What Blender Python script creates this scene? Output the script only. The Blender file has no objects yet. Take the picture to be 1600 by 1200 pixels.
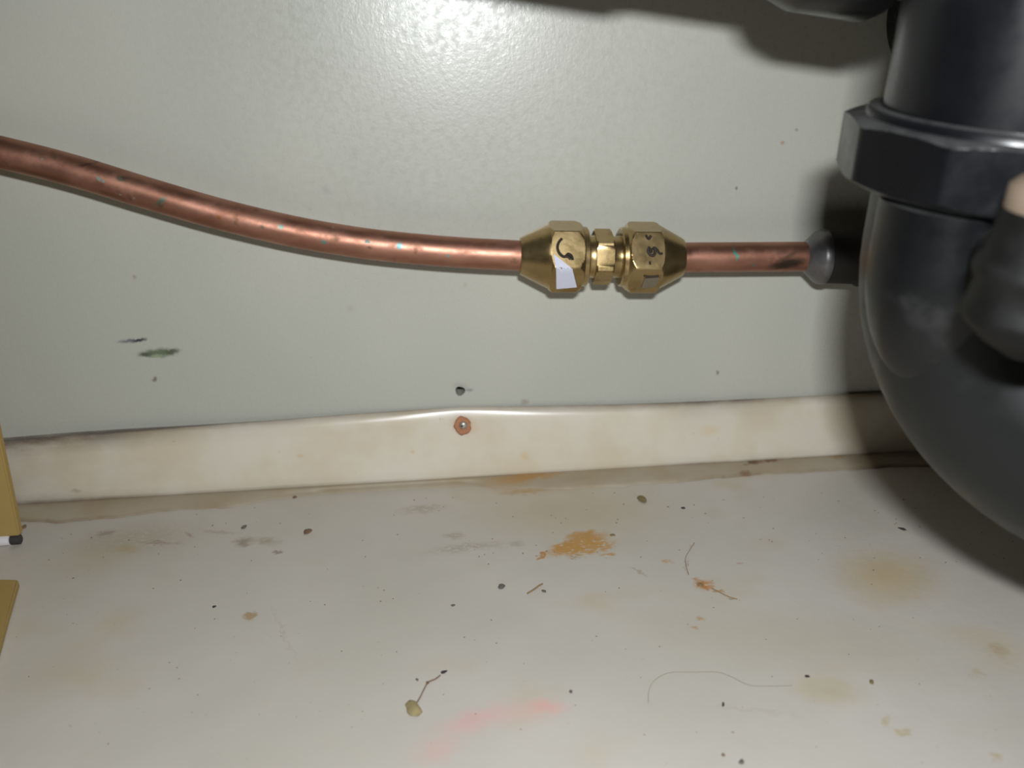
import bpy, bmesh, math, random
from math import sin, cos, pi, radians, sqrt, atan2
from mathutils import Vector, Matrix

random.seed(7)
S = bpy.context.scene
COL = S.collection

# ------------------------------------------------------------------ camera, world, flash, exposure
F = 1555.0                       # focal length in pixels of the 1600x1200 frame
CAM = Vector((0, -0.315, 0.138))
YAW, PITCH, ROLL = 4.0, 18.5, -1.8
ROT = Matrix.Rotation(-radians(YAW), 3, 'Z') @ Matrix.Rotation(radians(90 - PITCH), 3, 'X') @ Matrix.Rotation(radians(ROLL), 3, 'Z')
cd = bpy.data.cameras.new('camera')
cam = bpy.data.objects.new('camera', cd)
COL.objects.link(cam)
cam.matrix_world = Matrix.Translation(CAM) @ ROT.to_4x4()
cd.sensor_width = 36
cd.lens = F / 1600 * 36
cd.clip_start = 0.005
cd.dof.use_dof = True
cd.dof.focus_distance = 0.272
cd.dof.aperture_fstop = 15.0
S.camera = cam

w = bpy.data.worlds.new('room_light')
S.world = w
w.use_nodes = True
w.node_tree.nodes['Background'].inputs[0].default_value = (1.0, 0.86, 0.62, 1)
w.node_tree.nodes['Background'].inputs[1].default_value = 0.016

fl = bpy.data.lights.new('camera_flash', 'AREA')
fl.shape = 'RECTANGLE'
fl.size, fl.size_y = 0.020, 0.009
fl.energy = 0.72
fl.color = (0.945, 0.975, 1.0)
fl.spread = radians(180)
flo = bpy.data.objects.new('camera_flash', fl)
COL.objects.link(flo)
flo.matrix_world = Matrix.Translation(CAM + ROT @ Vector((0.016, 0.036, 0.004))) @ ROT.to_4x4()

vs = S.view_settings
vs.view_transform = 'Standard'
vs.look = 'None'
vs.gamma = 1.0
vs.use_curve_mapping = False
vs.exposure = 0.0


# ------------------------------------------------------------------ helpers
def at(px, py, x=None, y=None, z=None):
    """real position seen at a pixel, on the plane x=.., y=.. or z=.."""
    d = ROT @ Vector(((px - 800) / F, -(py - 600) / F, -1))
    if y is not None: t = (y - CAM.y) / d.y
    elif z is not None: t = (z - CAM.z) / d.z
    else: t = (x - CAM.x) / d.x
    return CAM + d * t


def mpp(p):
    """metres per pixel at a point"""
    return -((ROT.transposed() @ (p - CAM)).z) / F


def lin(c):
    return tuple((v / 255 / 12.92 if v <= 10 else ((v / 255 + 0.055) / 1.055) ** 2.4) for v in c)


def col(c, k=1.45):
    return tuple(min(0.92, v * k) for v in lin(c)) + (1,)


def mesh_obj(name, bm, m, parent=None, smooth=40, label=None, cat=None, group=None, kind=None):
    bmesh.ops.recalc_face_normals(bm, faces=bm.faces)
    me = bpy.data.meshes.new(name)
    bm.to_mesh(me)
    bm.free()
    if smooth:
        for p in me.polygons: p.use_smooth = True
        me.set_sharp_from_angle(angle=radians(smooth))
    me.materials.append(m)
    o = bpy.data.objects.new(name, me)
    COL.objects.link(o)
    if parent: o.parent = parent
    tag(o, label, cat, group, kind)
    return o


def tag(o, label=None, cat=None, group=None, kind=None):
    if label: o['label'] = label
    if cat: o['category'] = cat
    if group: o['group'] = group
    if kind: o['kind'] = kind


def empty(name, loc, label, cat, group=None):
    o = bpy.data.objects.new(name, None)
    COL.objects.link(o)
    o.location = loc
    o.empty_display_size = 0.01
    tag(o, label, cat, group)
    return o


def frame_of(axis):
    a = Vector(axis).normalized()
    ref = Vector((0, 0, 1)) if abs(a.z) < 0.9 else Vector((0, -1, 0))
    u = (ref - a * ref.dot(a)).normalized()      # "up" side of the section
    v = a.cross(u)
    return a, u, v


def rings(bm, loops, cap=True, closed=True):
    vl = [[bm.verts.new(p) for p in lp] for lp in loops]
    n = len(loops[0])
    for a, b in zip(vl, vl[1:]):
        for i in range(n if closed else n - 1):
            bm.faces.new((a[i], a[(i + 1) % n], b[(i + 1) % n], b[i]))
    if cap and closed:
        bm.faces.new(vl[0]); bm.faces.new(list(reversed(vl[-1])))
    return vl


def finer(prof, k):
    out = []
    for (a, ra), (b, rb_) in zip(prof, prof[1:]):
        out += [(a + (b - a) * i / k, ra + (rb_ - ra) * i / k) for i in range(k)]
    return out + [prof[-1]]


def lathe(bm, prof, o, axis, seg=64, hexa=None, phase=0.0, cap=True, sides=6):
    """prof: (t along axis, radius). hexa: across-flats radius -> section is the smaller of hexagon and circle"""
    a, u, v = frame_of(axis)
    loops = []
    for t, r in prof:
        lp = []
        for i in range(seg):
            th = 2 * pi * i / seg
            rr = r
            if hexa:
                k = ((th - phase) % (2 * pi / sides)) - pi / sides
                rr = min(r, hexa / cos(k))
            lp.append(o + a * t + (u * cos(th) + v * sin(th)) * rr)
        loops.append(lp)
    rings(bm, loops, cap)


def tube(bm, pts, r, seg=24, cap=True):
    """r: number or list"""
    n = len(pts)
    rs = r if isinstance(r, (list, tuple)) else [r] * n
    loops = []
    up = None
    for i, p in enumerate(pts):
        d = (pts[min(i + 1, n - 1)] - pts[max(i - 1, 0)]).normalized()
        if up is None:
            _, up, _ = frame_of(d)
        up = (up - d * up.dot(d)).normalized()
        v = d.cross(up)
        loops.append([p + (up * cos(2 * pi * k / seg) + v * sin(2 * pi * k / seg)) * rs[i] for k in range(seg)])
    rings(bm, loops, cap)


def spline(pts, n=8):
    out = []
    P = [pts[0] * 2 - pts[1]] + list(pts) + [pts[-1] * 2 - pts[-2]]
    for i in range(1, len(P) - 2):
        for k in range(n):
            t = k / n
            a, b, c, d = P[i - 1], P[i], P[i + 1], P[i + 2]
            out.append(0.5 * ((2 * b) + (c - a) * t + (2 * a - 5 * b + 4 * c - d) * t * t + (3 * b - a - 3 * c + d) * t ** 3))
    out.append(P[-2])
    return out


def interp(tab, x):
    if x <= tab[0][0]: return tab[0][1]
    for (a, va), (b, vb) in zip(tab, tab[1:]):
        if x <= b:
            t = (x - a) / (b - a)
            return va + (vb - va) * t
    return tab[-1][1]


# ------------------------------------------------------------------ materials
class NT:
    def __init__(s, name):
        s.m = bpy.data.materials.new(name)
        s.m.use_nodes = True
        s.t = s.m.node_tree
        s.b = s.t.nodes['Principled BSDF']
        s.co = s.n('ShaderNodeTexCoord').outputs['Object']

    def n(s, kind, **kw):
        nd = s.t.nodes.new(kind)
        for k, v in kw.items(): setattr(nd, k, v)
        return nd

    def link(s, a, b): s.t.links.new(a, b)

    def noise(s, scale, detail=3, rough=0.55, vec=None, stretch=None):
        nd = s.n('ShaderNodeTexNoise')
        nd.inputs['Scale'].default_value = scale
        nd.inputs['Detail'].default_value = detail
        nd.inputs['Roughness'].default_value = rough
        v = vec or s.co
        if stretch:
            mp = s.n('ShaderNodeMapping')
            mp.inputs['Scale'].default_value = stretch
            s.link(v, mp.inputs['Vector']); v = mp.outputs[0]
        s.link(v, nd.inputs['Vector'])
        return nd

    def ramp(s, sock, lo, hi, a=0.0, b=1.0):
        nd = s.n('ShaderNodeMapRange', interpolation_type='SMOOTHSTEP')
        s.link(sock, nd.inputs[0])
        nd.inputs[1].default_value, nd.inputs[2].default_value = lo, hi
        nd.inputs[3].default_value, nd.inputs[4].default_value = a, b
        return nd.outputs[0]

    def math(s, op, a, b):
        nd = s.n('ShaderNodeMath', operation=op)
        for i, v in enumerate((a, b)):
            if isinstance(v, (int, float)): nd.inputs[i].default_value = v
            else: s.link(v, nd.inputs[i])
        return nd.outputs[0]

    def mix(s, fac, a, b):
        nd = s.n('ShaderNodeMix', data_type='RGBA')
        for i, v in ((0, fac), (6, a), (7, b)):
            if isinstance(v, (int, float, tuple)): nd.inputs[i].default_value = v
            else: s.link(v, nd.inputs[i])
        return nd.outputs[2]

    def set(s, **kw):
        for k, v in kw.items():
            k = k.replace('_', ' ')
            if isinstance(v, (int, float, tuple)): s.b.inputs[k].default_value = v
            else: s.link(v, s.b.inputs[k])

    def bump(s, h, dist, strength=1.0):
        nd = s.n('ShaderNodeBump')
        nd.inputs['Distance'].default_value = dist
        nd.inputs['Strength'].default_value = strength
        s.link(h, nd.inputs['Height'])
        s.link(nd.outputs[0], s.b.inputs['Normal'])

    def distorted(s, scale, amp):
        nz = s.noise(scale, 4)
        sub = s.n('ShaderNodeVectorMath', operation='SUBTRACT')
        s.link(nz.outputs['Color'], sub.inputs[0]); sub.inputs[1].default_value = (0.5, 0.5, 0.5)
        sc = s.n('ShaderNodeVectorMath', operation='SCALE')
        s.link(sub.outputs[0], sc.inputs[0]); sc.inputs['Scale'].default_value = amp
        ad = s.n('ShaderNodeVectorMath', operation='ADD')
        s.link(s.co, ad.inputs[0]); s.link(sc.outputs[0], ad.inputs[1])
        return ad.outputs[0]

    def stains(s, base, lst, plane, brk=None, vec=None):
        """each: (p0, p1, half width px, colour sRGB, strength, softness, break-up) - marks with a shape of their own"""
        for p0, p1, hw, c, st, soft, bk in lst:
            if soft >= 1:
                gx, gy = (p1[0] - p0[0]) * .15, (p1[1] - p0[1]) * .15
                p0, p1, hw = (p0[0] - gx, p0[1] - gy), (p1[0] + gx, p1[1] + gy), hw * 1.35
            if plane == 'floor': A, B = at(*p0, z=0), at(*p1, z=0)
            else: A, B = at(*p0, y=plane), at(*p1, y=plane)
            mid = (A + B) / 2
            d = B - A
            mx, my = (p0[0] + p1[0]) / 2, (p0[1] + p1[1]) / 2
            L = max(1e-6, sqrt((p1[0] - p0[0]) ** 2 + (p1[1] - p0[1]) ** 2))
            qx, qy = mx - (p1[1] - p0[1]) / L * hw, my + (p1[0] - p0[0]) / L * hw
            Q = at(qx, qy, z=0) if plane == 'floor' else at(qx, qy, y=plane)
            dn = d.normalized()
            e = Q - mid
            wd = (e - dn * e.dot(dn)).length
            mp = s.n('ShaderNodeMapping', vector_type='TEXTURE')
            mp.inputs['Location'].default_value = mid
            if plane == 'floor':
                mp.inputs['Rotation'].default_value = (0, 0, atan2(d.y, d.x))
                mp.inputs['Scale'].default_value = (d.length / 2, wd, 1)
            else:
                mp.inputs['Rotation'].default_value = (0, -atan2(d.z, d.x), 0)
                mp.inputs['Scale'].default_value = (d.length / 2, 1, wd)
            s.link(vec or s.co, mp.inputs['Vector'])
            ln = s.n('ShaderNodeVectorMath', operation='LENGTH')
            s.link(mp.outputs[0], ln.inputs[0])
            f = s.ramp(ln.outputs['Value'], 1.0, 1.0 - soft, 0.0, st)
            if bk and brk is not None:
                f = s.math('MULTIPLY', f, s.ramp(brk, bk - 0.06, bk + 0.06))
            base = s.mix(f, base, col(c))
        return base


def simple(name, c, rough=0.5, metal=0.0, k=1.45, var=0.12, scale=300, spec=None):
    n = NT(name)
    nz = n.noise(scale, 3)
    dark = tuple(v * (1 - var) for v in col(c, k)[:3]) + (1,)
    n.set(Base_Color=n.mix(nz.outputs[0], dark, col(c, k)), Roughness=rough, Metallic=metal)
    if spec is not None: n.b.inputs['Specular IOR Level'].default_value = spec
    return n.m


# --- painted back panel
n = NT('wall_paint')
big = n.noise(9, 2)
c = n.mix(n.ramp(big.outputs[0], .3, .7), col((158, 159, 149)), col((168, 167, 157)))
spk = n.noise(190, 2)
c = n.mix(n.ramp(spk.outputs[0], .74, .80, 0, .35), c, col((120, 112, 95)))
fine = n.noise(900, 3, .6)
dv = n.distorted(500, .0022)
brk = n.noise(420, 4, .65).outputs[0]
c = n.stains(c, [
    ((176, 535), (234, 530), 5, (92, 92, 98), .9, .8, None),
    ((202, 532), (232, 530), 4, (52, 52, 58), .95, .7, None),
    ((208, 554), (290, 548), 9, (88, 98, 76), .95, .7, None),
    ((212, 555), (240, 553), 5, (62, 66, 56), .8, .8, None),
    ((252, 550), (286, 547), 5, (70, 76, 58), .8, .8, None),
    ((228, 558), (262, 555), 4, (126, 140, 112), .8, .8, None),
    ((236, 590), (246, 596), 6, (100, 84, 80), .8, .8, None),
    ((700, 602), (740, 606), 10, (140, 138, 138), .6, .9, None),
    ((726, 611), (740, 608), 4, (110, 110, 112), .7, .8, None),
    ((1218, 224), (1228, 222), 5, (150, 116, 96), .8, .8, None),
    ((1240, 204), (1248, 203), 4, (128, 120, 104), .7, .8, None),
    ((1146, 295), (1154, 293), 4, (110, 96, 90), .8, .7, None),
    ((1118, 583), (1126, 582), 4, (110, 96, 90), .8, .7, None),
    ((810, 630), (830, 626), 6, (136, 124, 112), .7, .9, None),
    ((500, 298), (518, 296), 9, (146, 148, 142), .4, 1, None),
    ((545, 240), (562, 240), 8, (150, 150, 146), .4, 1, None),
    ((540, 478), (555, 486), 8, (150, 146, 138), .4, 1, None),
    ((205, 433), (216, 432), 6, (136, 122, 100), .7, .9, None),
], 0.0, brk, dv)
n.set(Base_Color=c)
rg = n.noise(420, 4, .6)
n.set(Roughness=n.ramp(rg.outputs[0], .3, .7, .24, .36))
n.b.inputs['Specular IOR Level'].default_value = 0.5
b1 = n.noise(520, 4, .65, stretch=(1, 1, .7))
n.bump(n.math('ADD', b1.outputs[0], n.math('MULTIPLY', fine.outputs[0], .7)), .00012, .38)
M_WALL = n.m

# --- cabinet floor: worn off-white laminate
n = NT('floor_laminate')
big = n.noise(14, 3)
c = n.mix(n.ramp(big.outputs[0], .3, .7), col((172, 167, 157)), col((180, 175, 167)))
yel = n.noise(30, 3)
c = n.mix(n.ramp(yel.outputs[0], .55, .75, 0, .45), c, col((172, 158, 128)))
spk = n.noise(330, 2)
c = n.mix(n.ramp(spk.outputs[0], .72, .79, 0, .45), c, col((128, 112, 88)))
dv = n.distorted(380, .006)
brk = n.noise(520, 4, .7, stretch=(1, 1.6, 1)).outputs[0]
c = n.stains(c, [
    # broad discolourings
    ((700, 800), (1080, 800), 60, (166, 150, 118), .55, 1, None),
    ((1300, 880), (1480, 920), 50, (172, 150, 108), .7, 1, None),
    ((1230, 1075), (1360, 1085), 26, (166, 154, 122), .6, 1, None),
    ((60, 880), (240, 860), 34, (162, 152, 124), .5, 1, None),
    ((100, 850), (330, 830), 26, (150, 136, 116), .5, 1, .42),
    ((960, 960), (1560, 1040), 60, (166, 156, 134), .35, 1, None),
    ((0, 1060), (180, 1040), 60, (166, 154, 130), .4, 1, None),
    # rust patch
    ((842, 872), (958, 830), 17, (168, 124, 58), .95, .55, .40),
    ((862, 866), (974, 846), 15, (170, 126, 60), .95, .6, .46),
    ((880, 842), (935, 830), 8, (166, 124, 62), .9, .6, .38),
    ((836, 879), (856, 858), 4.5, (160, 112, 56), .9, .6, None),
    ((940, 862), (962, 872), 9, (168, 124, 70), .85, .8, .50),
    ((880, 872), (920, 868), 5, (150, 126, 80), .8, .8, .44),
    # rust run along the skirting
    ((748, 757), (905, 746), 6, (160, 122, 70), .85, .9, .40),
    ((770, 772), (870, 764), 5, (150, 124, 84), .8, .9, .42),
    ((740, 765), (930, 752), 15, (170, 144, 100), .7, 1, None),
    # splat to the right
    ((1078, 910), (1122, 918), 11, (168, 116, 56), .9, .8, .42),
    ((1086, 902), (1106, 924), 7, (160, 108, 52), .9, .7, None),
    ((1112, 920), (1136, 928), 4, (160, 122, 78), .8, .8, None),
    ((1136, 934), (1154, 935), 3, (120, 104, 84), .7, .8, None),
    ((1034, 880), (1050, 874), 6, (170, 132, 84), .8, .9, .42),
    ((1076, 868), (1070, 900), 2.5, (140, 126, 106), .55, .9, None),
    ((1072, 862), (1086, 846), 2.5, (140, 126, 106), .5, .9, None),
    ((1084, 970), (1106, 968), 5, (166, 128, 86), .75, .9, .42),
    ((1076, 980), (1088, 978), 5, (160, 120, 84), .75, .9, None),
    ((980, 884), (1014, 902), 2.5, (140, 128, 104), .6, .8, None),
    ((1150, 882), (1166, 881), 3, (160, 124, 98), .6, .8, None),
    # left smears
    ((360, 848), (402, 846), 12, (126, 108, 88), .75, .9, .36),
    ((390, 840), (442, 850), 10, (146, 132, 112), .7, .9, .40),
    ((424, 863), (442, 862), 4, (112, 96, 82), .7, .8, None),
    ((140, 838), (190, 828), 7, (134, 118, 104), .7, .9, .40),
    ((200, 846), (300, 850), 5, (136, 120, 102), .65, .9, .42),
    ((180, 855), (216, 862), 8, (160, 138, 96), .6, 1, None),
    ((284, 830), (306, 842), 4, (136, 114, 96), .6, .9, None),
    ((300, 826), (380, 836), 4, (140, 124, 106), .5, .9, .42),
    ((660, 862), (800, 848), 8, (140, 128, 106), .55, 1, .46),
    ((690, 836), (730, 838), 5, (140, 126, 104), .6, 1, .42),
    ((620, 800), (700, 790), 8, (142, 126, 106), .55, 1, .44),
    ((790, 846), (824, 856), 8, (150, 142, 132), .6, .9, .40),
    ((375, 962), (405, 961), 8, (150, 126, 92), .85, .5, None),
    ((420, 940), (470, 1050), 3, (158, 148, 134), .4, 1, None),
    # yellow blot under the brown lump
    ((632, 1108), (664, 1106), 12, (132, 124, 96), .55, .9, None),
    # pink smear
    ((655, 1168), (800, 1098), 24, (194, 158, 152), .4, 1, None),
    ((690, 1140), (790, 1106), 16, (200, 152, 150), .4, 1, None),
    ((740, 1122), (890, 1104), 22, (194, 162, 154), .5, 1, None),
    ((640, 1190), (720, 1160), 22, (192, 160, 152), .55, 1, None),
    ((820, 1100), (886, 1108), 12, (206, 150, 146), .5, 1, None),
    # right, near the trap
    ((1540, 1010), (1580, 1020), 12, (158, 138, 102), .6, 1, None),
    ((1510, 1050), (1545, 1052), 9, (160, 146, 112), .55, 1, None),
    ((1374, 1124), (1394, 1128), 10, (158, 144, 104), .6, 1, None),
    ((1400, 1146), (1424, 1142), 7, (160, 144, 100), .6, 1, None),
    ((1545, 1180), (1565, 1186), 8, (160, 140, 96), .6, 1, None),
    ((1255, 1120), (1100, 1100), 3, (150, 142, 130), .3, 1, None),
], 'floor', brk, dv)
n.set(Base_Color=c, Roughness=n.ramp(n.noise(120, 3).outputs[0], .3, .7, .42, .6))
n.bump(n.noise(260, 4, .6).outputs[0], .00025, .35)
M_FLOOR = n.m

# --- cream skirting with grime along its edges (grime follows the strip itself: u = along, v = up the strip)
def strip_mat(name, base, dirt, tab_top, tab_bot, rough):
    n = NT(name)
    uv = n.n('ShaderNodeAttribute', attribute_name='strip')
    sep = n.n('ShaderNodeSeparateXYZ')
    n.link(uv.outputs['Vector'], sep.inputs[0])
    big = n.noise(60, 3)
    c = n.mix(n.ramp(big.outputs[0], .35, .7), col(base), col(tuple(v - d for v, d in zip(base, (6, 9, 16)))))
    nz = n.noise(160, 5, .65, stretch=(.5, 1, 1)).outputs[0]
    # grime attribute is stored per vertex: strength of dirt, and of painted shade in the wall gap
    g = n.n('ShaderNodeAttribute', attribute_name='grime_shade')
    f = n.math('MULTIPLY', g.outputs['Fac'], n.ramp(nz, .28, .62, .62, 1.0))
    c = n.mix(f, c, col(dirt))
    spk = n.noise(420, 2)
    c = n.mix(n.ramp(spk.outputs[0], .73, .79, 0, .6), c, col((150, 124, 92)))
    return n, c

n, c = strip_mat('cream_skirting', (192, 185, 171), (76, 60, 50), None, None, .3)
dv = n.distorted(420, .003)
brk = n.noise(420, 4, .65).outputs[0]
c = n.stains(c, [
    ((110, 764), (134, 762), 5, (140, 124, 108), .6, .9, None),
    ((640, 700), (650, 708), 4, (180, 150, 112), .5, .9, None),
    ((808, 706), (830, 716), 8, (186, 158, 118), .5, .9, None),
    ((460, 712), (480, 710), 4, (186, 160, 124), .6, .9, None),
    ((700, 654), (748, 676), 17, (176, 140, 112), .5, 1, .40),
    ((1090, 672), (1125, 670), 9, (188, 168, 126), .5, 1, None),
], -0.004, brk, dv)
n.set(Base_Color=c, Roughness=.27)
n.bump(n.noise(60, 2).outputs[0], .0003, .15)
M_SKIRT = n.m

n, c = strip_mat('grubby_caulk', (158, 148, 130), (92, 72, 54), None, None, .6)
dv = n.distorted(420, .005)
brk = n.noise(420, 4, .65, stretch=(.6, 1, 1)).outputs[0]
c = n.stains(c, [
    ((740, 762), (905, 744), 9, (158, 118, 66), .85, .9, .38),
    ((960, 738), (985, 732), 7, (176, 142, 92), .7, .9, None),
    ((1290, 722), (1320, 720), 6, (128, 98, 56), .8, .9, None),
    ((1160, 730), (1220, 724), 5, (118, 92, 66), .8, .9, .42),
    ((1082, 731), (1118, 728), 4, (84, 64, 48), .95, .6, .36),
    ((1160, 733), (1190, 729), 3.5, (90, 68, 50), .9, .6, .36),
    ((1192, 729), (1216, 726), 4, (104, 78, 54), .9, .6, .36),
    ((1100, 752), (1140, 748), 4, (112, 88, 62), .8, .8, .38),
    ((1150, 745), (1180, 742), 4, (112, 88, 62), .8, .8, .38),
    ((30, 790), (160, 780), 12, (120, 106, 86), .7, 1, None),
], 'floor', brk, dv)
n.set(Base_Color=c, Roughness=.6)
n.bump(n.noise(300, 3).outputs[0], .0004, .5)
M_CAULK = n.m

# --- copper
def copper(name, extra):
    n = NT(name)
    nz = n.noise(70, 3, stretch=(1, 2, 2))
    c = n.mix(n.ramp(nz.outputs[0], .3, .7), (.37, .175, .118, 1), (.50, .255, .18, 1))
    tn = n.noise(160, 4, .6)
    tarn = n.ramp(tn.outputs[0], .60, .70, 0, .55)
    c = n.mix(tarn, c, (.20, .12, .07, 1))
    gn = n.noise(210, 2)
    verd = n.ramp(gn.outputs[0], .71, .76, 0, .8)
    dv = n.distorted(500, .002)
    c = n.mix(verd, c, (.18, .30, .27, 1))
    c = n.stains(c, extra, -0.0165, None, dv)
    n.set(Base_Color=c, Metallic=n.math('SUBTRACT', 0.93, n.math('MULTIPLY', verd, .9)), Roughness=n.ramp(tn.outputs[0], .4, .7, .44, .60))
    n.bump(n.noise(500, 2).outputs[0], .0001, .25)
    return n.m

GRN = (92, 126, 116)
M_COP = copper('copper_long', [
    ((176, 276), (204, 282), 5, (84, 88, 74), .8, .8, None), ((236, 322), (266, 306), 5, (96, 112, 98), .9, .8, None),
    ((244, 324), (258, 318), 7, (88, 92, 76), .7, .9, None), ((434, 352), (446, 356), 5, GRN, .9, .7, None),
    ((500, 377), (514, 377), 5, GRN, .9, .7, None), ((618, 384), (632, 382), 6, (96, 140, 142), .95, .7, None),
    ((336, 336), (348, 342), 5, (130, 88, 40), .8, .8, None), ((572, 386), (584, 387), 4, (90, 78, 66), .7, .8, None),
    ((406, 350), (416, 356), 4, (90, 92, 80), .7, .8, None), ((110, 262), (160, 252), 4, (70, 56, 48), .6, .9, None),
])
M_COP2 = copper('copper_short', [
    ((1145, 384), (1152, 410), 4, (84, 150, 134), .95, .7, None), ((1172, 412), (1182, 416), 3.5, GRN, .7, .8, None),
    ((1190, 420), (1268, 404), 11, (46, 48, 42), .85, .7, None), ((1068, 392), (1086, 400), 10, (80, 54, 46), .7, .9, None),
    ((1200, 412), (1262, 388), 5, (80, 66, 52), .6, .9, None),
])

# --- brass
n = NT('brass')
nz = n.noise(120, 3)
c = n.mix(n.ramp(nz.outputs[0], .3, .7), (.40, .285, .125, 1), (.52, .385, .19, 1))
tn = n.noise(300, 4, .6)
c = n.mix(n.ramp(tn.outputs[0], .58, .70, 0, .5), c, (.22, .14, .055, 1))
n.set(Base_Color=c, Metallic=.95, Roughness=n.ramp(nz.outputs[0], .3, .7, .24, .34))
n.bump(n.noise(800, 2).outputs[0], .00006, .3)
M_BRASS = n.m

# --- black plastic of the drain, dusty on its upward faces, their flash-lit grey painted in too
def black(name, base, rough, dust_light, smear=.08, spec=.42):
    n = NT(name)
    geo = n.n('ShaderNodeNewGeometry')
    sep = n.n('ShaderNodeSeparateXYZ')
    n.link(geo.outputs['Normal'], sep.inputs[0])
    nz = n.noise(90, 4, .6)
    f = n.math('MULTIPLY', n.ramp(sep.outputs['Z'], .35, .95, 0, dust_light), n.ramp(nz.outputs[0], .3, .6, .4, 1))
    sm = n.ramp(n.noise(45, 4, .6).outputs[0], .54, .72, 0, smear)
    c = n.mix(n.math('ADD', f, sm), base + (1,), (.17, .17, .165, 1))
    n.set(Base_Color=c, Roughness=n.ramp(nz.outputs[0], .3, .7, rough, rough + .14))
    n.b.inputs['Specular IOR Level'].default_value = spec
    n.bump(n.noise(120, 2).outputs[0], .0003, .12)
    return n.m

M_ABS = black('black_plastic', (.0045, .005, .0065), .24, .55, .03)
M_BEND = black('dusty_black_plastic', (.0075, .0088, .009), .34, .5, .10)
M_HUB = black('scuffed_black_plastic', (.0035, .004, .005), .30, .3, .14)
M_RUB = black('dark_brown_rubber', (.020, .016, .013), .55, .1)
M_BOSS = black('dark_olive_plastic', (.006, .006, .0055), .50, .2, .03, .2)
M_ZINC = simple('dull_zinc', (132, 130, 132), .38, .8, 1.0, .4, 700)
M_STEEL = simple('screw_steel', (190, 186, 176), .4, .7, 1.2, .25, 1500)
M_RUST = simple('rust', (176, 122, 90), .85, 0, 1.4, .45, 1400)
M_HOLE = simple('hole_dark', (40, 38, 42), .9, 0, .6, .2, 800)
M_STICK = simple('white_sticker', (196, 198, 214), .6, 0, 1.35, .06, 400)
M_GREYS = simple('grey_residue', (118, 108, 90), .7, 0, 1.1, .2, 700)
M_INK = simple('black_ink', (56, 46, 38), .7, 0, .9, .2, 500)
M_CARD = simple('tan_card', (158, 133, 78), .75, 0, 1.35, .14, 120)
M_WHITE = simple('white_foam', (214, 210, 212), .7, 0, 1.3, .08, 300)
M_BEIGE = simple('beige_rubber', (144, 126, 108), .6, 0, .8, .15, 200)
M_HAIR = simple('hair', (142, 135, 122), .6, 0, 1.3, .1, 300)
M_CRUMB = {
    'dark': simple('dark_crumb', (66, 62, 60), .8, 0, 1.0, .3, 900),
    'brown': simple('brown_crumb', (126, 102, 80), .85, 0, 1.2, .35, 900),
    'olive': simple('olive_crumb', (134, 122, 84), .85, 0, 1.25, .5, 700),
    'grey': simple('grey_crumb', (116, 112, 104), .85, 0, 1.1, .4, 900),
    'lump': simple('dried_lump', (156, 142, 102), .85, 0, 1.35, .45, 700),
    'straw': simple('straw_crumb', (150, 124, 88), .85, 0, 1.2, .3, 900),
}

# ------------------------------------------------------------------ the setting
XW = 0.62
HOLE = at(719, 611, y=0.0)
hr = 7.6 * mpp(HOLE)
bm = bmesh.new()
outer = [bm.verts.new(p) for p in ((-XW, 0, -0.004), (XW, 0, -0.004), (XW, 0, 0.62), (-XW, 0, 0.62))]
hole = []
for i in range(20):
    a = 2 * pi * i / 20
    k = hr * (1 + .08 * sin(3 * a + 1))
    hole.append(bm.verts.new((HOLE.x + cos(a) * k, 0, HOLE.z + sin(a) * k)))
ed = [bm.edges.new((l[i], l[(i + 1) % len(l)])) for l in (outer, hole) for i in range(len(l))]
bmesh.ops.triangle_fill(bm, use_beauty=True, use_dissolve=False, edges=ed)
inner = [bm.verts.new((v.co.x, 0.011, v.co.z)) for v in hole]
for i in range(20):
    bm.faces.new((hole[i], hole[(i + 1) % 20], inner[(i + 1) % 20], inner[i]))
ob = [bm.verts.new((v.co.x, 0.012, v.co.z)) for v in outer]
for i in range(4):
    bm.faces.new((outer[i], outer[(i + 1) % 4], ob[(i + 1) % 4], ob[i]))
wall = mesh_obj('wall_back', bm, M_WALL, smooth=0, kind='structure',
                label='greenish grey painted back panel of the cabinet', cat='wall')
bm = bmesh.new()
lathe(bm, [(0, hr * 1.25), (.0008, hr * 1.25)], HOLE + Vector((0, .0108, 0)), (0, 1, 0), 20)
mesh_obj('screw_hole', bm, M_HOLE, wall, label='empty dark screw hole')

bm = bmesh.new()
bmesh.ops.create_cube(bm, size=1, matrix=Matrix.Translation((0, -0.194, -0.009)) @ Matrix.Diagonal((2 * XW, 0.412, 0.018, 1)))
floor = mesh_obj('floor', bm, M_FLOOR, smooth=0, kind='structure',
                 label='stained off-white cabinet floor', cat='floor')

# skirting strip: tables in photo pixels turned into heights along the wall
TOP = [(0, 690), (100, 681), (250, 670), (430, 656), (560, 646), (650, 640), (715, 635.5), (790, 635), (960, 632), (1100, 627), (1250, 619.5), (1370, 613)]
BOT = [(0, 787), (90, 782), (250, 773), (450, 760), (600, 752), (740, 745), (870, 736), (1000, 728), (1150, 721), (1300, 712), (1400, 706)]
LIP = [(0, 816), (60, 814), (100, 816), (200, 806), (280, 795), (345, 794), (400, 783), (480, 773), (600, 764), (700, 757), (800, 763), (880, 764), (960, 759), (1060, 752), (1180, 741), (1290, 736), (1400, 729)]
GAP = [(0, .0042), (200, .0034), (300, .0020), (420, .0009), (600, .0003), (720, .0001), (850, .0003), (1000, .0005), (1080, .0011), (1180, .0010), (1280, .0004), (1500, .0003)]
GTOP = [(0, 1.0), (160, .95), (270, .75), (450, .5), (640, .5), (720, .35), (850, .5), (1000, .6), (1080, .95), (1150, .95), (1230, .6), (1320, .45), (1420, .9)]
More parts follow.
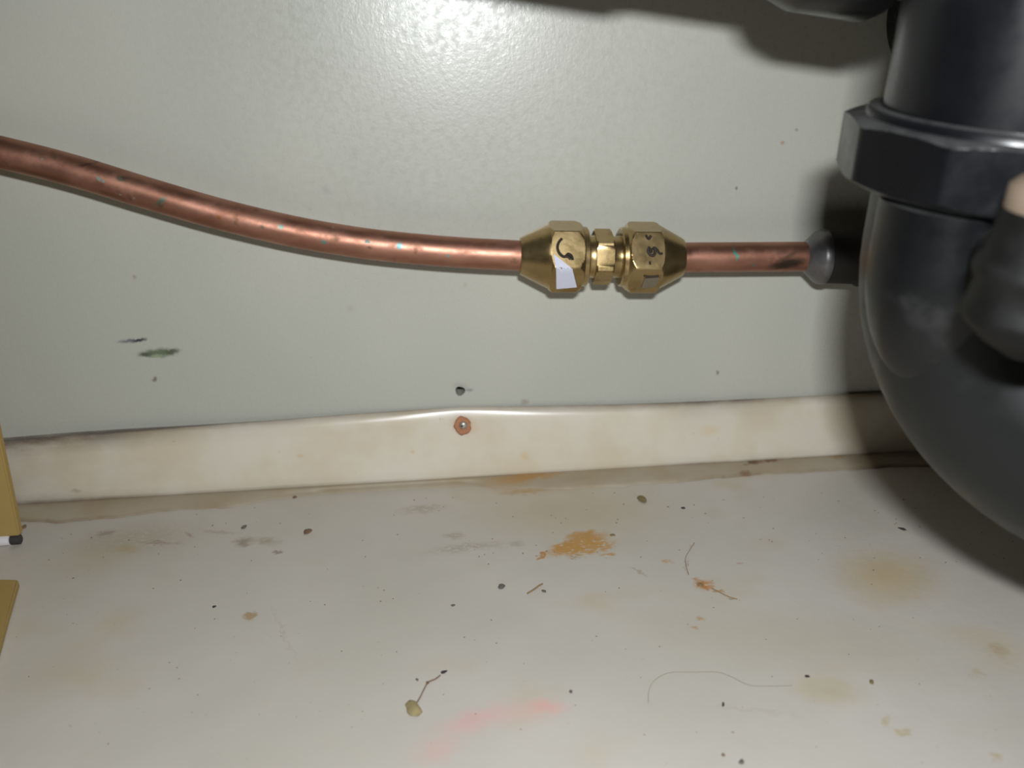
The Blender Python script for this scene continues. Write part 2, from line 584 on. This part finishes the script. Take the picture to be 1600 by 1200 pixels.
GT2 = [(0, .95), (160, .8), (300, .3), (450, .12), (700, 0), (1010, 0), (1080, .35), (1180, .3), (1250, 0)]
GFACE = [(0, .5), (60, .4), (160, .22), (300, .06), (500, 0), (1280, 0), (1400, .25)]
GBOT = [(0, .75), (180, .6), (300, .4), (480, .35), (650, .25), (760, .35), (1000, .2), (1080, .5), (1300, .55), (1400, .5)]

NX = 420
XS = [-0.60 + 1.20 * i / NX for i in range(NX + 1)]
def pxx(x):                       # photo column of a station on the strip
    p = ROT.transposed() @ (Vector((x, -.003, .025)) - CAM)
    return 800 + F * p.x / -p.z

def strip(name, prof_fn, m, parent=None, **kw):
    bm = bmesh.new()
    gl = bm.verts.layers.float.new('grime_shade')
    rows = []
    for x in XS:
        row = []
        for y, z, g in prof_fn(x):
            v = bm.verts.new((x, y, z)); v[gl] = g
            row.append(v)
        rows.append(row)
    for a, b in zip(rows, rows[1:]):
        for i in range(len(a) - 1):
            bm.faces.new((a[i], b[i], b[i + 1], a[i + 1]))
    bm.faces.new(rows[0]); bm.faces.new(list(reversed(rows[-1])))
    return mesh_obj(name, bm, m, parent, smooth=60, **kw)

def zt_at(x):
    px = pxx(x)
    g = interp(GAP, px)
    return at(px, interp(TOP, px), y=-(g + .0010)).z, g, px

def skirt_prof(x):
    zt, g, px = zt_at(x)
    zb = at(px, interp(BOT, px), y=-.0062).z
    y0 = -g
    bulge = .0008 * math.exp(-((px - 720) / 120) ** 2)
    g2 = interp(GT2, px)
    gt, gf, gb = interp(GTOP, px), interp(GFACE, px), interp(GBOT, px)
    yf = -(g * .6 + .0036) + bulge
    return [(0, 0.0, 1), (0, zt - .0007, 1), (y0 - .0004, zt - .0004, 1), (y0 - .0010, zt, gt), (y0 - .0018, zt - .0003, max(gt * .75, g2)),  # leading rows bridge the wall gap, coloured dark for its shade and packed dirt
            (yf + .0006, zt - .0013, max(gt * .35, g2 * .9)), (yf, zt - .0028, max(gf * .9, g2 * .55)), (yf - .0006, zt - .0058, max(gf * .6, g2 * .18)), (yf - .0010, (zt + zb) / 2, gf * .4),
            (-.0056, zb + .0030, gf * .5), (-.0061, zb + .0008, gf * .6 + gb * .25), (-.0062, zb, gb), (-.0056, 0.0, gb)]

skirt = strip('baseboard_back', skirt_prof, M_SKIRT, label='cream skirting strip along the foot of the back panel', cat='baseboard', kind='structure')

def caulk_prof(x):
    px = pxx(x)
    zb = at(px, interp(BOT, px), y=-.0062).z
    q = at(px, interp(LIP, px), z=0.0003)
    wob = .0003 * sin(x * 310) + .00025 * sin(x * 723 + 1)
    gb = interp(GBOT, px)
    yo = min(q.y + wob, -.0085)
    h = max(.0006, min(zb, .0022))
    return [(-.0050, 0.0, .5), (-.0050, h, gb), (-.0064, h, gb), (-.0072, h * .90, gb * .45), ((yo - .0064) / 2, h * .75, .12), (yo + .0012, h * .5, .15),
            (yo + .0004, h * .30, gb * .8), (yo, .0001, gb), (yo, -.0004, gb)]

strip('caulk_bead', caulk_prof, M_CAULK, skirt, label='grubby caulk bead where the skirting meets the floor')

# ------------------------------------------------------------------ copper line with brass union
YP = -0.0128
PX = [(-560, 176), (-400, 182), (-250, 193), (-120, 213), (0, 238), (115, 267), (230, 302), (345, 335), (460, 362), (560, 379), (640, 388), (720, 394.5), (812, 399.5), (870, 402)]
pts = [at(x, y, y=YP - (.004 if x < -200 else 0)) for x, y in PX]
U0, U1 = at(812, 400, y=YP), at(1066, 402.5, y=YP)
AX = (U1 - U0).normalized()
sc = mpp((U0 + U1) / 2)
R_T = 23.6 * sc
bm = bmesh.new()
tube(bm, spline(pts, 8), R_T, 32)
mesh_obj('copper_tube', bm, M_COP, label='long bent copper tube with green spots rising to the left of the brass union', cat='tube', group='copper tubing')
S1 = at(1290, 401, y=YP)
bm = bmesh.new()
tube(bm, [U1 - AX * .004 + (S1 - U1) * (i / 12) for i in range(13)], R_T * .99, 32)
mesh_obj('copper_tube', bm, M_COP2, label='short straight tarnished copper tube between the brass union and the dark sleeve', cat='tube', group='copper tubing')

un = empty('brass_union', U0, 'brass compression union with two tapered hex nuts joining the copper tubes', 'pipe fitting')
un_inv = Vector(U0)
def T(px): return (px - 812) / (1066 - 812) * (U1 - U0).length        # along the union, from photo columns
Lr = lambda px: px * sc
CR = Lr(57)                         # corner radius of the nuts
FLAT = CR * cos(pi / 6)
# frame_of: u is up, v = a x u points to +y (wall) for axis +x?  angle measured from up towards v
_, UU, VV = frame_of(AX)
FRONT = -pi / 2 if VV.y > 0 else pi / 2     # angle of the direction facing the camera
HEXPH = FRONT + math.copysign(radians(7), FRONT)
def unut(flip, name):
    if not flip:
        prof = [(812, 25), (812.5, 28.5), (815, 30), (856, 50.5), (857, 53), (861, 57), (898, 57), (905, 52), (908, 46.5), (914, 46), (916, 43.5), (916.2, 30)]
    else:
        prof = [(966, 30), (966.2, 43.5), (968, 46), (974, 46.5), (978, 52), (984, 57), (1022, 57), (1026, 53), (1027, 50.5), (1063, 31), (1066, 29), (1066.5, 25)]
    dense = []
    for (a, ra), (b, rb) in zip(prof, prof[1:]):
        k = 8 if b - a > 10 else 5
        for i in range(k): dense.append((T(a + (b - a) * i / k), Lr(ra + (rb - ra) * i / k)))
    dense.append((T(prof[-1][0]), Lr(prof[-1][1])))
    bm = bmesh.new()
    lathe(bm, dense, Vector((0, 0, 0)), AX, 180, FLAT, HEXPH)
    return mesh_obj(name, bm, M_BRASS, un, smooth=22)
nutA = unut(False, 'hex_nut')
nutB = unut(True, 'hex_nut')
bm = bmesh.new()
lathe(bm, [(T(914), Lr(30)), (T(915), Lr(33)), (T(921), Lr(32)), (T(926), Lr(33.5))], Vector(), AX, 64)
mesh_obj('threaded_neck', bm, M_BRASS, un)
bm = bmesh.new()
lathe(bm, [(T(953), Lr(33.5)), (T(958), Lr(32)), (T(966), Lr(33)), (T(968), Lr(30))], Vector(), AX, 64)
mesh_obj('threaded_neck', bm, M_BRASS, un)
bm = bmesh.new()
lathe(bm, [(T(926), Lr(40)), (T(928), Lr(44)), (T(951), Lr(44)), (T(953), Lr(40))], Vector(), AX, 120, Lr(44) * cos(pi / 6), HEXPH + radians(12))
mesh_obj('centre_body', bm, M_BRASS, un, smooth=22)

def nut_pt(px, dy, off):
    """point on the nut's faces: photo column, height above the axis in pixels on the front side"""
    ph = 0.0
    h = dy * sc
    best = None
    for i in range(1500):                     # angle on the front half whose height matches
        a = FRONT + (i / 1499 - .5) * pi * (1 if FRONT > 0 else -1)
        k = ((a - HEXPH) % (pi / 3)) - pi / 6
        r = min(CR, FLAT / cos(k)) + off
        # height as seen from slightly above the axis
        d = UU * cos(a) + VV * sin(a)
        hh = (d * r).dot(VIEWUP)
        if best is None or abs(hh - h) < best[0]: best = (abs(hh - h), d * r)
    return AX * T(px) + best[1]
vd = ((U0 + U1) / 2 - CAM).normalized()
VIEWUP = (UU - vd * UU.dot(vd)).normalized()

def patch(name, quad, m, parent, off, thick, nu=8, nv=8, **kw):
    (ax, ay), (bx_, by), (cx, cy), (dx, dy) = quad
    bm = bmesh.new()
    g = []
    for i in range(nu + 1):
        row = []
        for j in range(nv + 1):
            u, v = i / nu, j / nv
            X = (ax * (1 - u) + bx_ * u) * (1 - v) + (dx * (1 - u) + cx * u) * v
            Y = (ay * (1 - u) + by * u) * (1 - v) + (dy * (1 - u) + cy * u) * v
            row.append((X, Y))
        g.append(row)
    lo = [[bm.verts.new(nut_pt(X, 402 - Y, off)) for X, Y in r] for r in g]
    hi = [[bm.verts.new(nut_pt(X, 402 - Y, off + thick)) for X, Y in r] for r in g]
    for i in range(nu):
        for j in range(nv):
            bm.faces.new((lo[i][j], lo[i + 1][j], lo[i + 1][j + 1], lo[i][j + 1]))
            bm.faces.new((hi[i][j], hi[i][j + 1], hi[i + 1][j + 1], hi[i + 1][j]))
    rim = [(i, 0) for i in range(nu)] + [(nu, j) for j in range(nv)] + [(i, nv) for i in range(nu, 0, -1)] + [(0, j) for j in range(nv, 0, -1)]
    for (a, b), (c2, d2) in zip(rim, rim[1:] + rim[:1]):
        bm.faces.new((lo[a][b], lo[c2][d2], hi[c2][d2], hi[a][b]))
    return mesh_obj(name, bm, m, parent, **kw)

patch('sticker', [(858, 398), (886, 420), (898, 449), (867, 452)], M_STICK, nutA, .00005, .0002, label='torn white paper sticker')
patch('sticker', [(999, 434), (1021, 432), (1020, 447), (998, 450)], M_GREYS, nutB, .00005, .00015, label='grey sticker residue')

def ink(pl, wpx, parent, name='ink_mark'):
    bm = bmesh.new()
    P = [nut_pt(x, 402 - y, .00006) for x, y in pl]
    tube(bm, spline(P, 4), wpx * sc, 6)
    return mesh_obj(name, bm, M_INK, parent)
ink([(871, 375), (866, 381), (864, 388), (866, 396), (872, 402), (879, 402), (884, 406)], 2.4, nutA)
ink([(876, 402), (880, 398), (885, 401), (887, 407)], 2.4, nutA)
ink([(998, 368), (1002, 374), (1006, 369)], 2.2, nutB)
ink([(1003, 386), (1001, 392), (1004, 398), (1009, 399), (1012, 394), (1010, 387), (1015, 391), (1018, 396), (1023, 396)], 2.2, nutB)
ink([(1006, 388), (1005, 395)], 2.6, nutB)
ink([(1003, 408), (1004, 413)], 1.8, nutB)
ink([(997, 430), (1006, 431), (1020, 430)], 1.5, nutB)

# dark sleeve with zinc collar, running on behind the drain trap
S0 = at(1258, 401, y=YP)
sA = (at(1400, 403, y=YP) - S0).normalized()
s2 = mpp(S0)
sl = empty('pipe_sleeve', S0, 'dark brown pipe sleeve with dull metal collar running behind the drain trap', 'pipe fitting')
bm = bmesh.new()
lathe(bm, [(-.0004, 22 * s2), (0, 25 * s2), (5 * s2, 29 * s2), (17 * s2, 40 * s2), (22 * s2, 42.5 * s2), (30 * s2, 43 * s2), (31 * s2, 40 * s2)], Vector(), sA, 48)
mesh_obj('collar', bm, M_ZINC, sl)
bm = bmesh.new()
lathe(bm, [(28 * s2, 36 * s2), (29 * s2, 41 * s2), (80 * s2, 42 * s2), (86 * s2, 46 * s2), (96 * s2, 46 * s2), (100 * s2, 42 * s2), (520 * s2, 42 * s2)], Vector(), sA, 48)
mesh_obj('sleeve_body', bm, M_RUB, sl)

# ------------------------------------------------------------------ drain trap
YT = -0.126
TO = at(1582, 243, y=YT)
q = mpp(TO)
tr = empty('drain_trap', TO, 'large black plastic drain trap with faceted slip nut at the right', 'drain trap')
tr.rotation_euler = (radians(6), radians(3), 0)
Z = Vector((0, 0, 1))
bm = bmesh.new()
lathe(bm, [(-40 * q, 204 * q), (560 * q, 204 * q), (1500 * q, 204 * q)], Vector(), Z, 96)
mesh_obj('riser_pipe', bm, M_ABS, tr)
bm = bmesh.new()
CRN = 264 * q
lathe(bm, finer([(-52 * q, 190 * q), (-52 * q, 236 * q), (-46 * q, 248 * q), (-36 * q, 266 * q), (-30 * q, 268 * q), (34 * q, 268 * q), (42 * q, 262 * q), (47 * q, 250 * q), (50 * q, 240 * q), (50.5 * q, 234 * q)], 6),
      Vector(), Z, 240, CRN * cos(pi / 10), radians(-13), sides=10)
nut = mesh_obj('slip_nut', bm, M_ABS, tr, smooth=28)
bm = bmesh.new()
lathe(bm, [(49 * q, 238 * q), (44 * q, 234 * q), (44 * q, 230 * q), (56 * q, 228 * q), (63 * q, 224 * q), (65 * q, 210 * q), (60 * q, 203 * q)], Vector(), Z, 96)
mesh_obj('collar_ring', bm, M_ABS, nut)

# J bend: hub, quarter after quarter round to the far arm
RB, rb = 274 * q, 198 * q
path, rad = [], []
for i in range(8):
    path.append(Vector((0, 0, (-50 - 100 * i / 8) * q))); rad.append(rb * (1.0 if i else .97))
dirv = Vector((cos(radians(42)), -sin(radians(42)), 0))
c0 = Vector((0, 0, -150 * q)) + dirv * RB
for i in range(33):
    a = pi * i / 32
    path.append(c0 - dirv * RB * cos(a) - Z * RB * sin(a)); rad.append(rb * (1 + .02 * sin(a)))
for i in range(1, 6):
    path.append(c0 + dirv * RB + Z * (i * 30 * q)); rad.append(rb)
bm = bmesh.new()
tube(bm, path, rad, 72)
bend = mesh_obj('trap_bend', bm, M_BEND, tr, smooth=60)
bm = bmesh.new()
bmesh.ops.create_uvsphere(bm, u_segments=48, v_segments=24, radius=1)
for v in bm.verts:
    d = v.co.copy()
    v.co = c0 + dirv * d.x * RB * 1.0 + Z * (d.z * RB * .55 - .42 * RB) + dirv.cross(Z) * d.y * rb * .86
mesh_obj('bend_web', bm, M_BEND, bend, smooth=60)
bm = bmesh.new()
prof = [(-48 * q, 20 * q), (-60 * q, 117 * q), (-150 * q, 118 * q)]
for i in range(1, 13):
    a = pi / 2 * i / 12
    prof.append((-150 * q - 215 * q * sin(a), max(4 * q, 118 * q * cos(a))))
lathe(bm, prof, Vector((-104 * q, -64 * q, 0)), Z, 64)
mesh_obj('moulded_hub', bm, M_HUB, bend, smooth=60)
bm = bmesh.new()
lathe(bm, [(-20 * q, 190 * q), (-18 * q, 250 * q), (70 * q, 250 * q), (74 * q, 190 * q)], c0 + dirv * RB + Z * 120 * q, Z, 96, 250 * q * .9, .3)
mesh_obj('slip_nut', bm, M_ABS, tr, smooth=28)
o0 = c0 + dirv * RB + Z * 150 * q
back = (tr.rotation_euler.to_matrix().inverted() @ Vector((0, 1, 0))).normalized()
op = [o0, o0 + Z * 60 * q]
for i in range(1, 13):
    a = pi / 2 * i / 12
    op.append(o0 + Z * (60 + 230 * sin(a)) * q + back * 230 * (1 - cos(a)) * q)
gap = -.0005 - (tr.rotation_euler.to_matrix() @ op[-1] + TO).y
op += [op[-1] + back * gap * .5, op[-1] + back * gap]
bm = bmesh.new()
tube(bm, op, 190 * q, 48)
mesh_obj('outlet_pipe', bm, M_ABS, tr, smooth=60)
# clean-out boss in front of the bend
bpy.context.view_layer.update()
bw = at(1666, 282, y=YT - .042)
bo = tr.matrix_world.inverted() @ bw
print('boss local px', bo / q)
bm = bmesh.new()
lathe(bm, [(-30 * q, 62 * q), (-60 * q, 68 * q), (-96 * q, 74 * q), (-108 * q, 82 * q), (-116 * q, 85 * q), (-124 * q, 84 * q), (-132 * q, 79 * q), (-158 * q, 82 * q), (-170 * q, 88 * q), (-180 * q, 88 * q), (-192 * q, 80 * q), (-214 * q, 54 * q), (-235 * q, 18 * q)], bo, Z, 64)
boss = mesh_obj('clean_out_boss', bm, M_BOSS, tr, smooth=50)
bm = bmesh.new()
lathe(bm, [(0, 60 * q), (.75 * bo.xy.length, 70 * q)], bo + Vector((0, 0, -150 * q)), Vector((-bo.x, -bo.y, 0)), 32)
mesh_obj('boss_neck', bm, M_BOSS, boss)
bm = bmesh.new()
lathe(bm, [(-45 * q, 60 * q), (-38 * q, 64 * q), (-10 * q, 62 * q), (0, 50 * q), (4 * q, 20 * q)], bo, Z, 48)
mesh_obj('rubber_cap', bm, M_BEIGE, boss, smooth=50, label='beige rubber cap')

# waste arm sloping down to the riser, mostly above the picture
YA = -0.092
def arm_pt(px): return at(px, -172 + (px - 1290) * .172, y=YA)
A0, A1 = arm_pt(1500), arm_pt(-1400)
aA = (A1 - A0).normalized()
qa = mpp(arm_pt(1290))
def ta(px): return (arm_pt(px) - A0).dot(aA)
bm = bmesh.new()
lathe(bm, [(0, 140 * qa), (ta(1010), 140 * qa), (ta(800), 140 * qa), (ta(-1400), 140 * qa)], A0, aA, 64)
arm = mesh_obj('waste_arm', bm, M_ABS, tr, label='waste pipe arm sloping down to the riser')
arm.matrix_parent_inverse = tr.matrix_world.inverted()
bm = bmesh.new()
lathe(bm, [(ta(1405), 150 * qa), (ta(1403), 172 * qa), (ta(1385), 182 * qa), (ta(1275), 182 * qa), (ta(1238), 168 * qa), (ta(1215), 140 * qa)], A0, aA, 64)
mesh_obj('slip_nut', bm, M_ABS, arm)
bm = bmesh.new()
lathe(bm, [(ta(1032), 139 * qa), (ta(1022), 148 * qa), (ta(1008), 153 * qa), (ta(780), 153 * qa), (ta(600), 153 * qa)], A0, aA, 64)
mesh_obj('coupling', bm, M_ABS, arm)

# ------------------------------------------------------------------ screw in the skirting
SCP = at(723, 665, y=-.0052)
ss = mpp(SCP)
scr = empty('screw', SCP, 'rusty ringed screw head in the cream skirting below the empty hole', 'screw')
NV = Vector((0, -1, .08)).normalized()
bm = bmesh.new()
a_, u_, v_ = frame_of(NV)
loops = []
for t, r in [(-.0012, 13), (.0000, 14), (.00045, 12.5), (.0005, 7), (.0001, 5)]:
    lp = []
    for i in range(36):
        th = 2 * pi * i / 36
        k = 1 + .07 * sin(2 * th + 1) + .05 * sin(5 * th) + .03 * sin(9 * th)
        lp.append(a_ * t + (u_ * cos(th) + v_ * sin(th)) * r * ss * k)
    loops.append(lp)
rings(bm, loops)
mesh_obj('rust_ring', bm, M_RUST, scr, label='flaky orange rust ring')
bm = bmesh.new()
lathe(bm, [(-.0004, 6 * ss), (.0006, 6.5 * ss), (.0011, 5 * ss), (.0013, 2.5 * ss)], Vector((1.2 * ss, 0, 1.5 * ss)), NV, 24)
mesh_obj('screw_head', bm, M_STEEL, scr)
bm = bmesh.new()
lathe(bm, [(.0008, 1.6 * ss), (.00145, 1.6 * ss)], Vector((-1.5 * ss, 0, 1.0 * ss)), NV, 8)
mesh_obj('drive_recess', bm, M_HOLE, scr)

# ------------------------------------------------------------------ card pieces at the left edge
def slab(name, base, thick_vec, m, parent=None, **kw):
    bm = bmesh.new()
    lo = [bm.verts.new(p) for p in base]
    hi = [bm.verts.new(Vector(p) + thick_vec) for p in base]
    nn = len(lo)
    bm.faces.new(lo); bm.faces.new(list(reversed(hi)))
    for i in range(nn):
        bm.faces.new((lo[i], lo[(i + 1) % nn], hi[(i + 1) % nn], hi[i]))
    bmesh.ops.bevel(bm, geom=list(bm.edges), offset=.0004, segments=2, affect='EDGES')
    return mesh_obj(name, bm, m, parent, smooth=50, **kw)

g = at(34, 853, z=0.0)
yc = g.y
up = empty('standing_card', Vector((g.x - .03, yc, 0)), 'upright tan card panel with a white foot at the left edge by the skirting', 'card')
xr = -.03 + .03
zb0 = .0034
slab('panel', [(-.075, 0, zb0), (.0300, 0, zb0), (.0300 - .0005, 0, .150), (-.075, 0, .150)], Vector((0, .003, 0)), M_CARD, up)
bm = bmesh.new()
lathe(bm, [(0, .0010), (.0003, .0017), (.066, .0017), (.0663, .001)], Vector((-.0395, .0010, .0018)), (1, 0, 0), 20)
mesh_obj('foot_strip', bm, M_WHITE, up, label='white rolled foot strip')
bm = bmesh.new()
lathe(bm, [(0, .0012), (.0002, .0015), (.0030, .0015), (.0033, .001)], Vector((.0266, .0010, .0018)), (1, 0, 0), 20)
mesh_obj('foot_tip', bm, M_CRUMB['dark'], up)

p = [at(29, 906, z=.0025), at(-2, 1012, z=.0025), at(-60, 1180, z=.0025), at(-420, 1150, z=.0025), at(-330, 900, z=.0025)]
base = [(v.x, v.y, .0003) for v in p]
slab('card_sheet', base, Vector((0, 0, .0024)), M_CARD, label='tan card sheet lying flat on the floor at the left edge', cat='card')

# ------------------------------------------------------------------ crumbs, threads and specks
def crumb(px, py, wx, wy, ang, m, label, flat=.55, name='crumb', group='crumbs on the cabinet floor', hgt=None, seed=0):
    P = at(px, py, z=0.0)
    s_ = mpp(P) * .78
    rnd = random.Random(px * 7 + py)
    # the floor is seen at a slant, so the depth extent is stretched
    el = math.asin(min(1, (CAM.z) / (P - CAM).length))
    bm = bmesh.new()
    bmesh.ops.create_icosphere(bm, subdivisions=2, radius=1)
    ph = [rnd.uniform(0, 6) for _ in range(4)]
    hz = hgt or min(wx, wy) * s_ * flat
    for v in bm.verts:
        d = v.co.copy()
        k = 1 + .16 * sin(3 * d.x + ph[0]) + .14 * sin(4 * d.y + ph[1]) + .12 * sin(5 * d.z + ph[2] + 2 * d.x)
        x, y = d.x * wx * s_ * k, d.y * wy * s_ * k / max(.45, sin(el))
        ca, sa = cos(ang), sin(ang)
        v.co = Vector((x * ca - y * sa, x * sa + y * ca, d.z * hz * k))
    zmin = min(v.co.z for v in bm.verts)
    for v in bm.verts: v.co.z = max(v.co.z, zmin * .6)
    zmin = min(v.co.z for v in bm.verts)
    o = mesh_obj(name, bm, M_CRUMB[m], smooth=35, label=label, cat='crumb', group=group)
    o.location = (P.x, P.y, -zmin - .00005)
    return o

crumb(646, 1109, 17, 13, .3, 'lump', 'olive brown seed-like lump at the end of a thin stem near the pink smear', name='dried_lump', flat=.5)
crumb(694, 1050, 7, 3, .6, 'dark', 'dark elongated speck at the upper end of the thin stem above the pink smear')
crumb(668, 1067, 3.2, 3, 0, 'brown', 'small brown crumb midway along the thin stem')
crumb(652, 1062, 3, 2.4, .4, 'grey', 'small grey crumb just left of the thin stem')
crumb(189, 777, 6, 5, .5, 'dark', 'black crumb lying on the caulk near the card panel', hgt=.0012).location.z = .0024
crumb(480, 831, 8, 5, -.3, 'brown', 'brown flake on the floor right of the dark smear')
crumb(381, 824, 5, 3.5, -.3, 'grey', 'grey speck on the floor above the dark smear')
crumb(461, 777, 4, 3, 0, 'brown', 'small brown crumb against the caulk edge above the brown flake')
crumb(672, 750, 4, 3.5, 0, 'dark', 'dark speck on the caulk left of the rust run').location.z = .0022
crumb(1003, 781, 7, 9, .1, 'olive', 'olive green crumb on the floor right of the rust run')
crumb(1067, 794, 4, 2, 0, 'dark', 'tiny dark speck right of the olive green crumb')
crumb(1410, 827, 5, 3.5, .7, 'dark', 'black speck on the floor beside the shadow of the drain trap')
crumb(784, 917, 8, 4, -.35, 'grey', 'grey oval flake on the floor below the rust patch')
crumb(850, 924, 4.5, 3, .5, 'grey', 'grey bead beside the small twig below the rust patch')
crumb(910, 740, 4, 2.6, 0, 'dark', 'dark speck on the caulk at the right end of the rust run').location.z = .002
crumb(1094, 914, 7, 4, -.2, 'straw', 'rusty orange crumb in the middle of the splat at right', flat=.35)
crumb(957, 836, 5, 2.6, .2, 'straw', 'straw coloured flake at the upper right of the rust patch', flat=.3)
crumb(1261, 1057, 4, 3, 0, 'dark', 'dark grain near the right end of the curved hair')
crumb(1362, 1066, 5, 3.6, -.3, 'olive', 'olive speck beside the yellow blot at lower right')
crumb(1130, 1101, 2.6, 4, -.3, 'dark', 'tiny black grain below the curved hair')
crumb(1159, 1191, 6, 4.5, -.5, 'grey', 'grey brown crumb at the bottom edge right of centre')
crumb(1130, 1180, 4, 3, 0, 'brown', 'small brown crumb near the bottom edge left of the grey brown crumb')
crumb(335, 948, 3.4, 2.2, 0, 'dark', 'tiny dark speck left of the round tan spot')
crumb(892, 1081, 4, 2.6, 0, 'grey', 'grey speck just above the right end of the pink smear')
crumb(708, 946, 5, 2, 0, 'grey', 'small flat grey flake left of the grey oval flake')
crumb(38, 824, 5, 4.4, 0, 'brown', 'brown crumb at the foot of the upright card panel')

def thread(pl, wpx, m, name, label, cat, lift=.0004):
    P = [at(x, y, z=lift) for x, y in pl]
    r = wpx * mpp(P[0])
    bm = bmesh.new()
    tube(bm, spline(P, 6), r, 8)
    return mesh_obj(name, bm, m, label=label, cat=cat)

thread([(651, 1098), (656, 1090), (662, 1078), (669, 1066), (680, 1061), (688, 1055)], 1.1, M_CRUMB['brown'], 'dried_sprig', 'thin dried stem rising from the olive brown lump', 'sprig')
thread([(824, 927), (834, 921), (842, 915), (848, 912)], 1.3, M_CRUMB['straw'], 'twig', 'short straw coloured twig below the rust patch', 'twig')
thread([(1013, 1098), (1014, 1078), (1024, 1062), (1046, 1051), (1080, 1050), (1120, 1050), (1142, 1057), (1170, 1070), (1200, 1072), (1238, 1071)], .38, M_HAIR, 'hair', 'fine curved grey hair on the floor at lower right', 'hair', .0002)
thread([(1076, 898), (1072, 884), (1071, 872), (1076, 862), (1085, 848)], .5, M_CRUMB['straw'], 'fibre', 'thin fibre curling up from the splat at right', 'fibre', .0002)
thread([(1112, 919), (1124, 925), (1138, 932), (1152, 936)], .7, M_CRUMB['straw'], 'fibre', 'thin straw fibre trailing right from the splat', 'fibre', .0002)

# loose grit nobody could count
bm = bmesh.new()
rnd = random.Random(3)
for i in range(230):
    px = rnd.uniform(10, 1590)
    py = rnd.uniform(770, 1195) if rnd.random() < .6 else rnd.uniform(770, 880)
    P = at(px, py, z=0)
    if P.y > -.0125: continue
    r = mpp(P) * rnd.uniform(.5, 1.3)
    mm = Matrix.Translation((P.x, P.y, r * .25)) @ Matrix.Rotation(rnd.uniform(0, 6), 4, 'Z') @ Matrix.Diagonal((r * rnd.uniform(.8, 1.8), r, r * .4, 1))
    bmesh.ops.create_icosphere(bm, subdivisions=1, radius=1, matrix=mm)
mesh_obj('floor_grit', bm, M_CRUMB['brown'], label='fine brown grit scattered over the cabinet floor', cat='grit', kind='stuff')
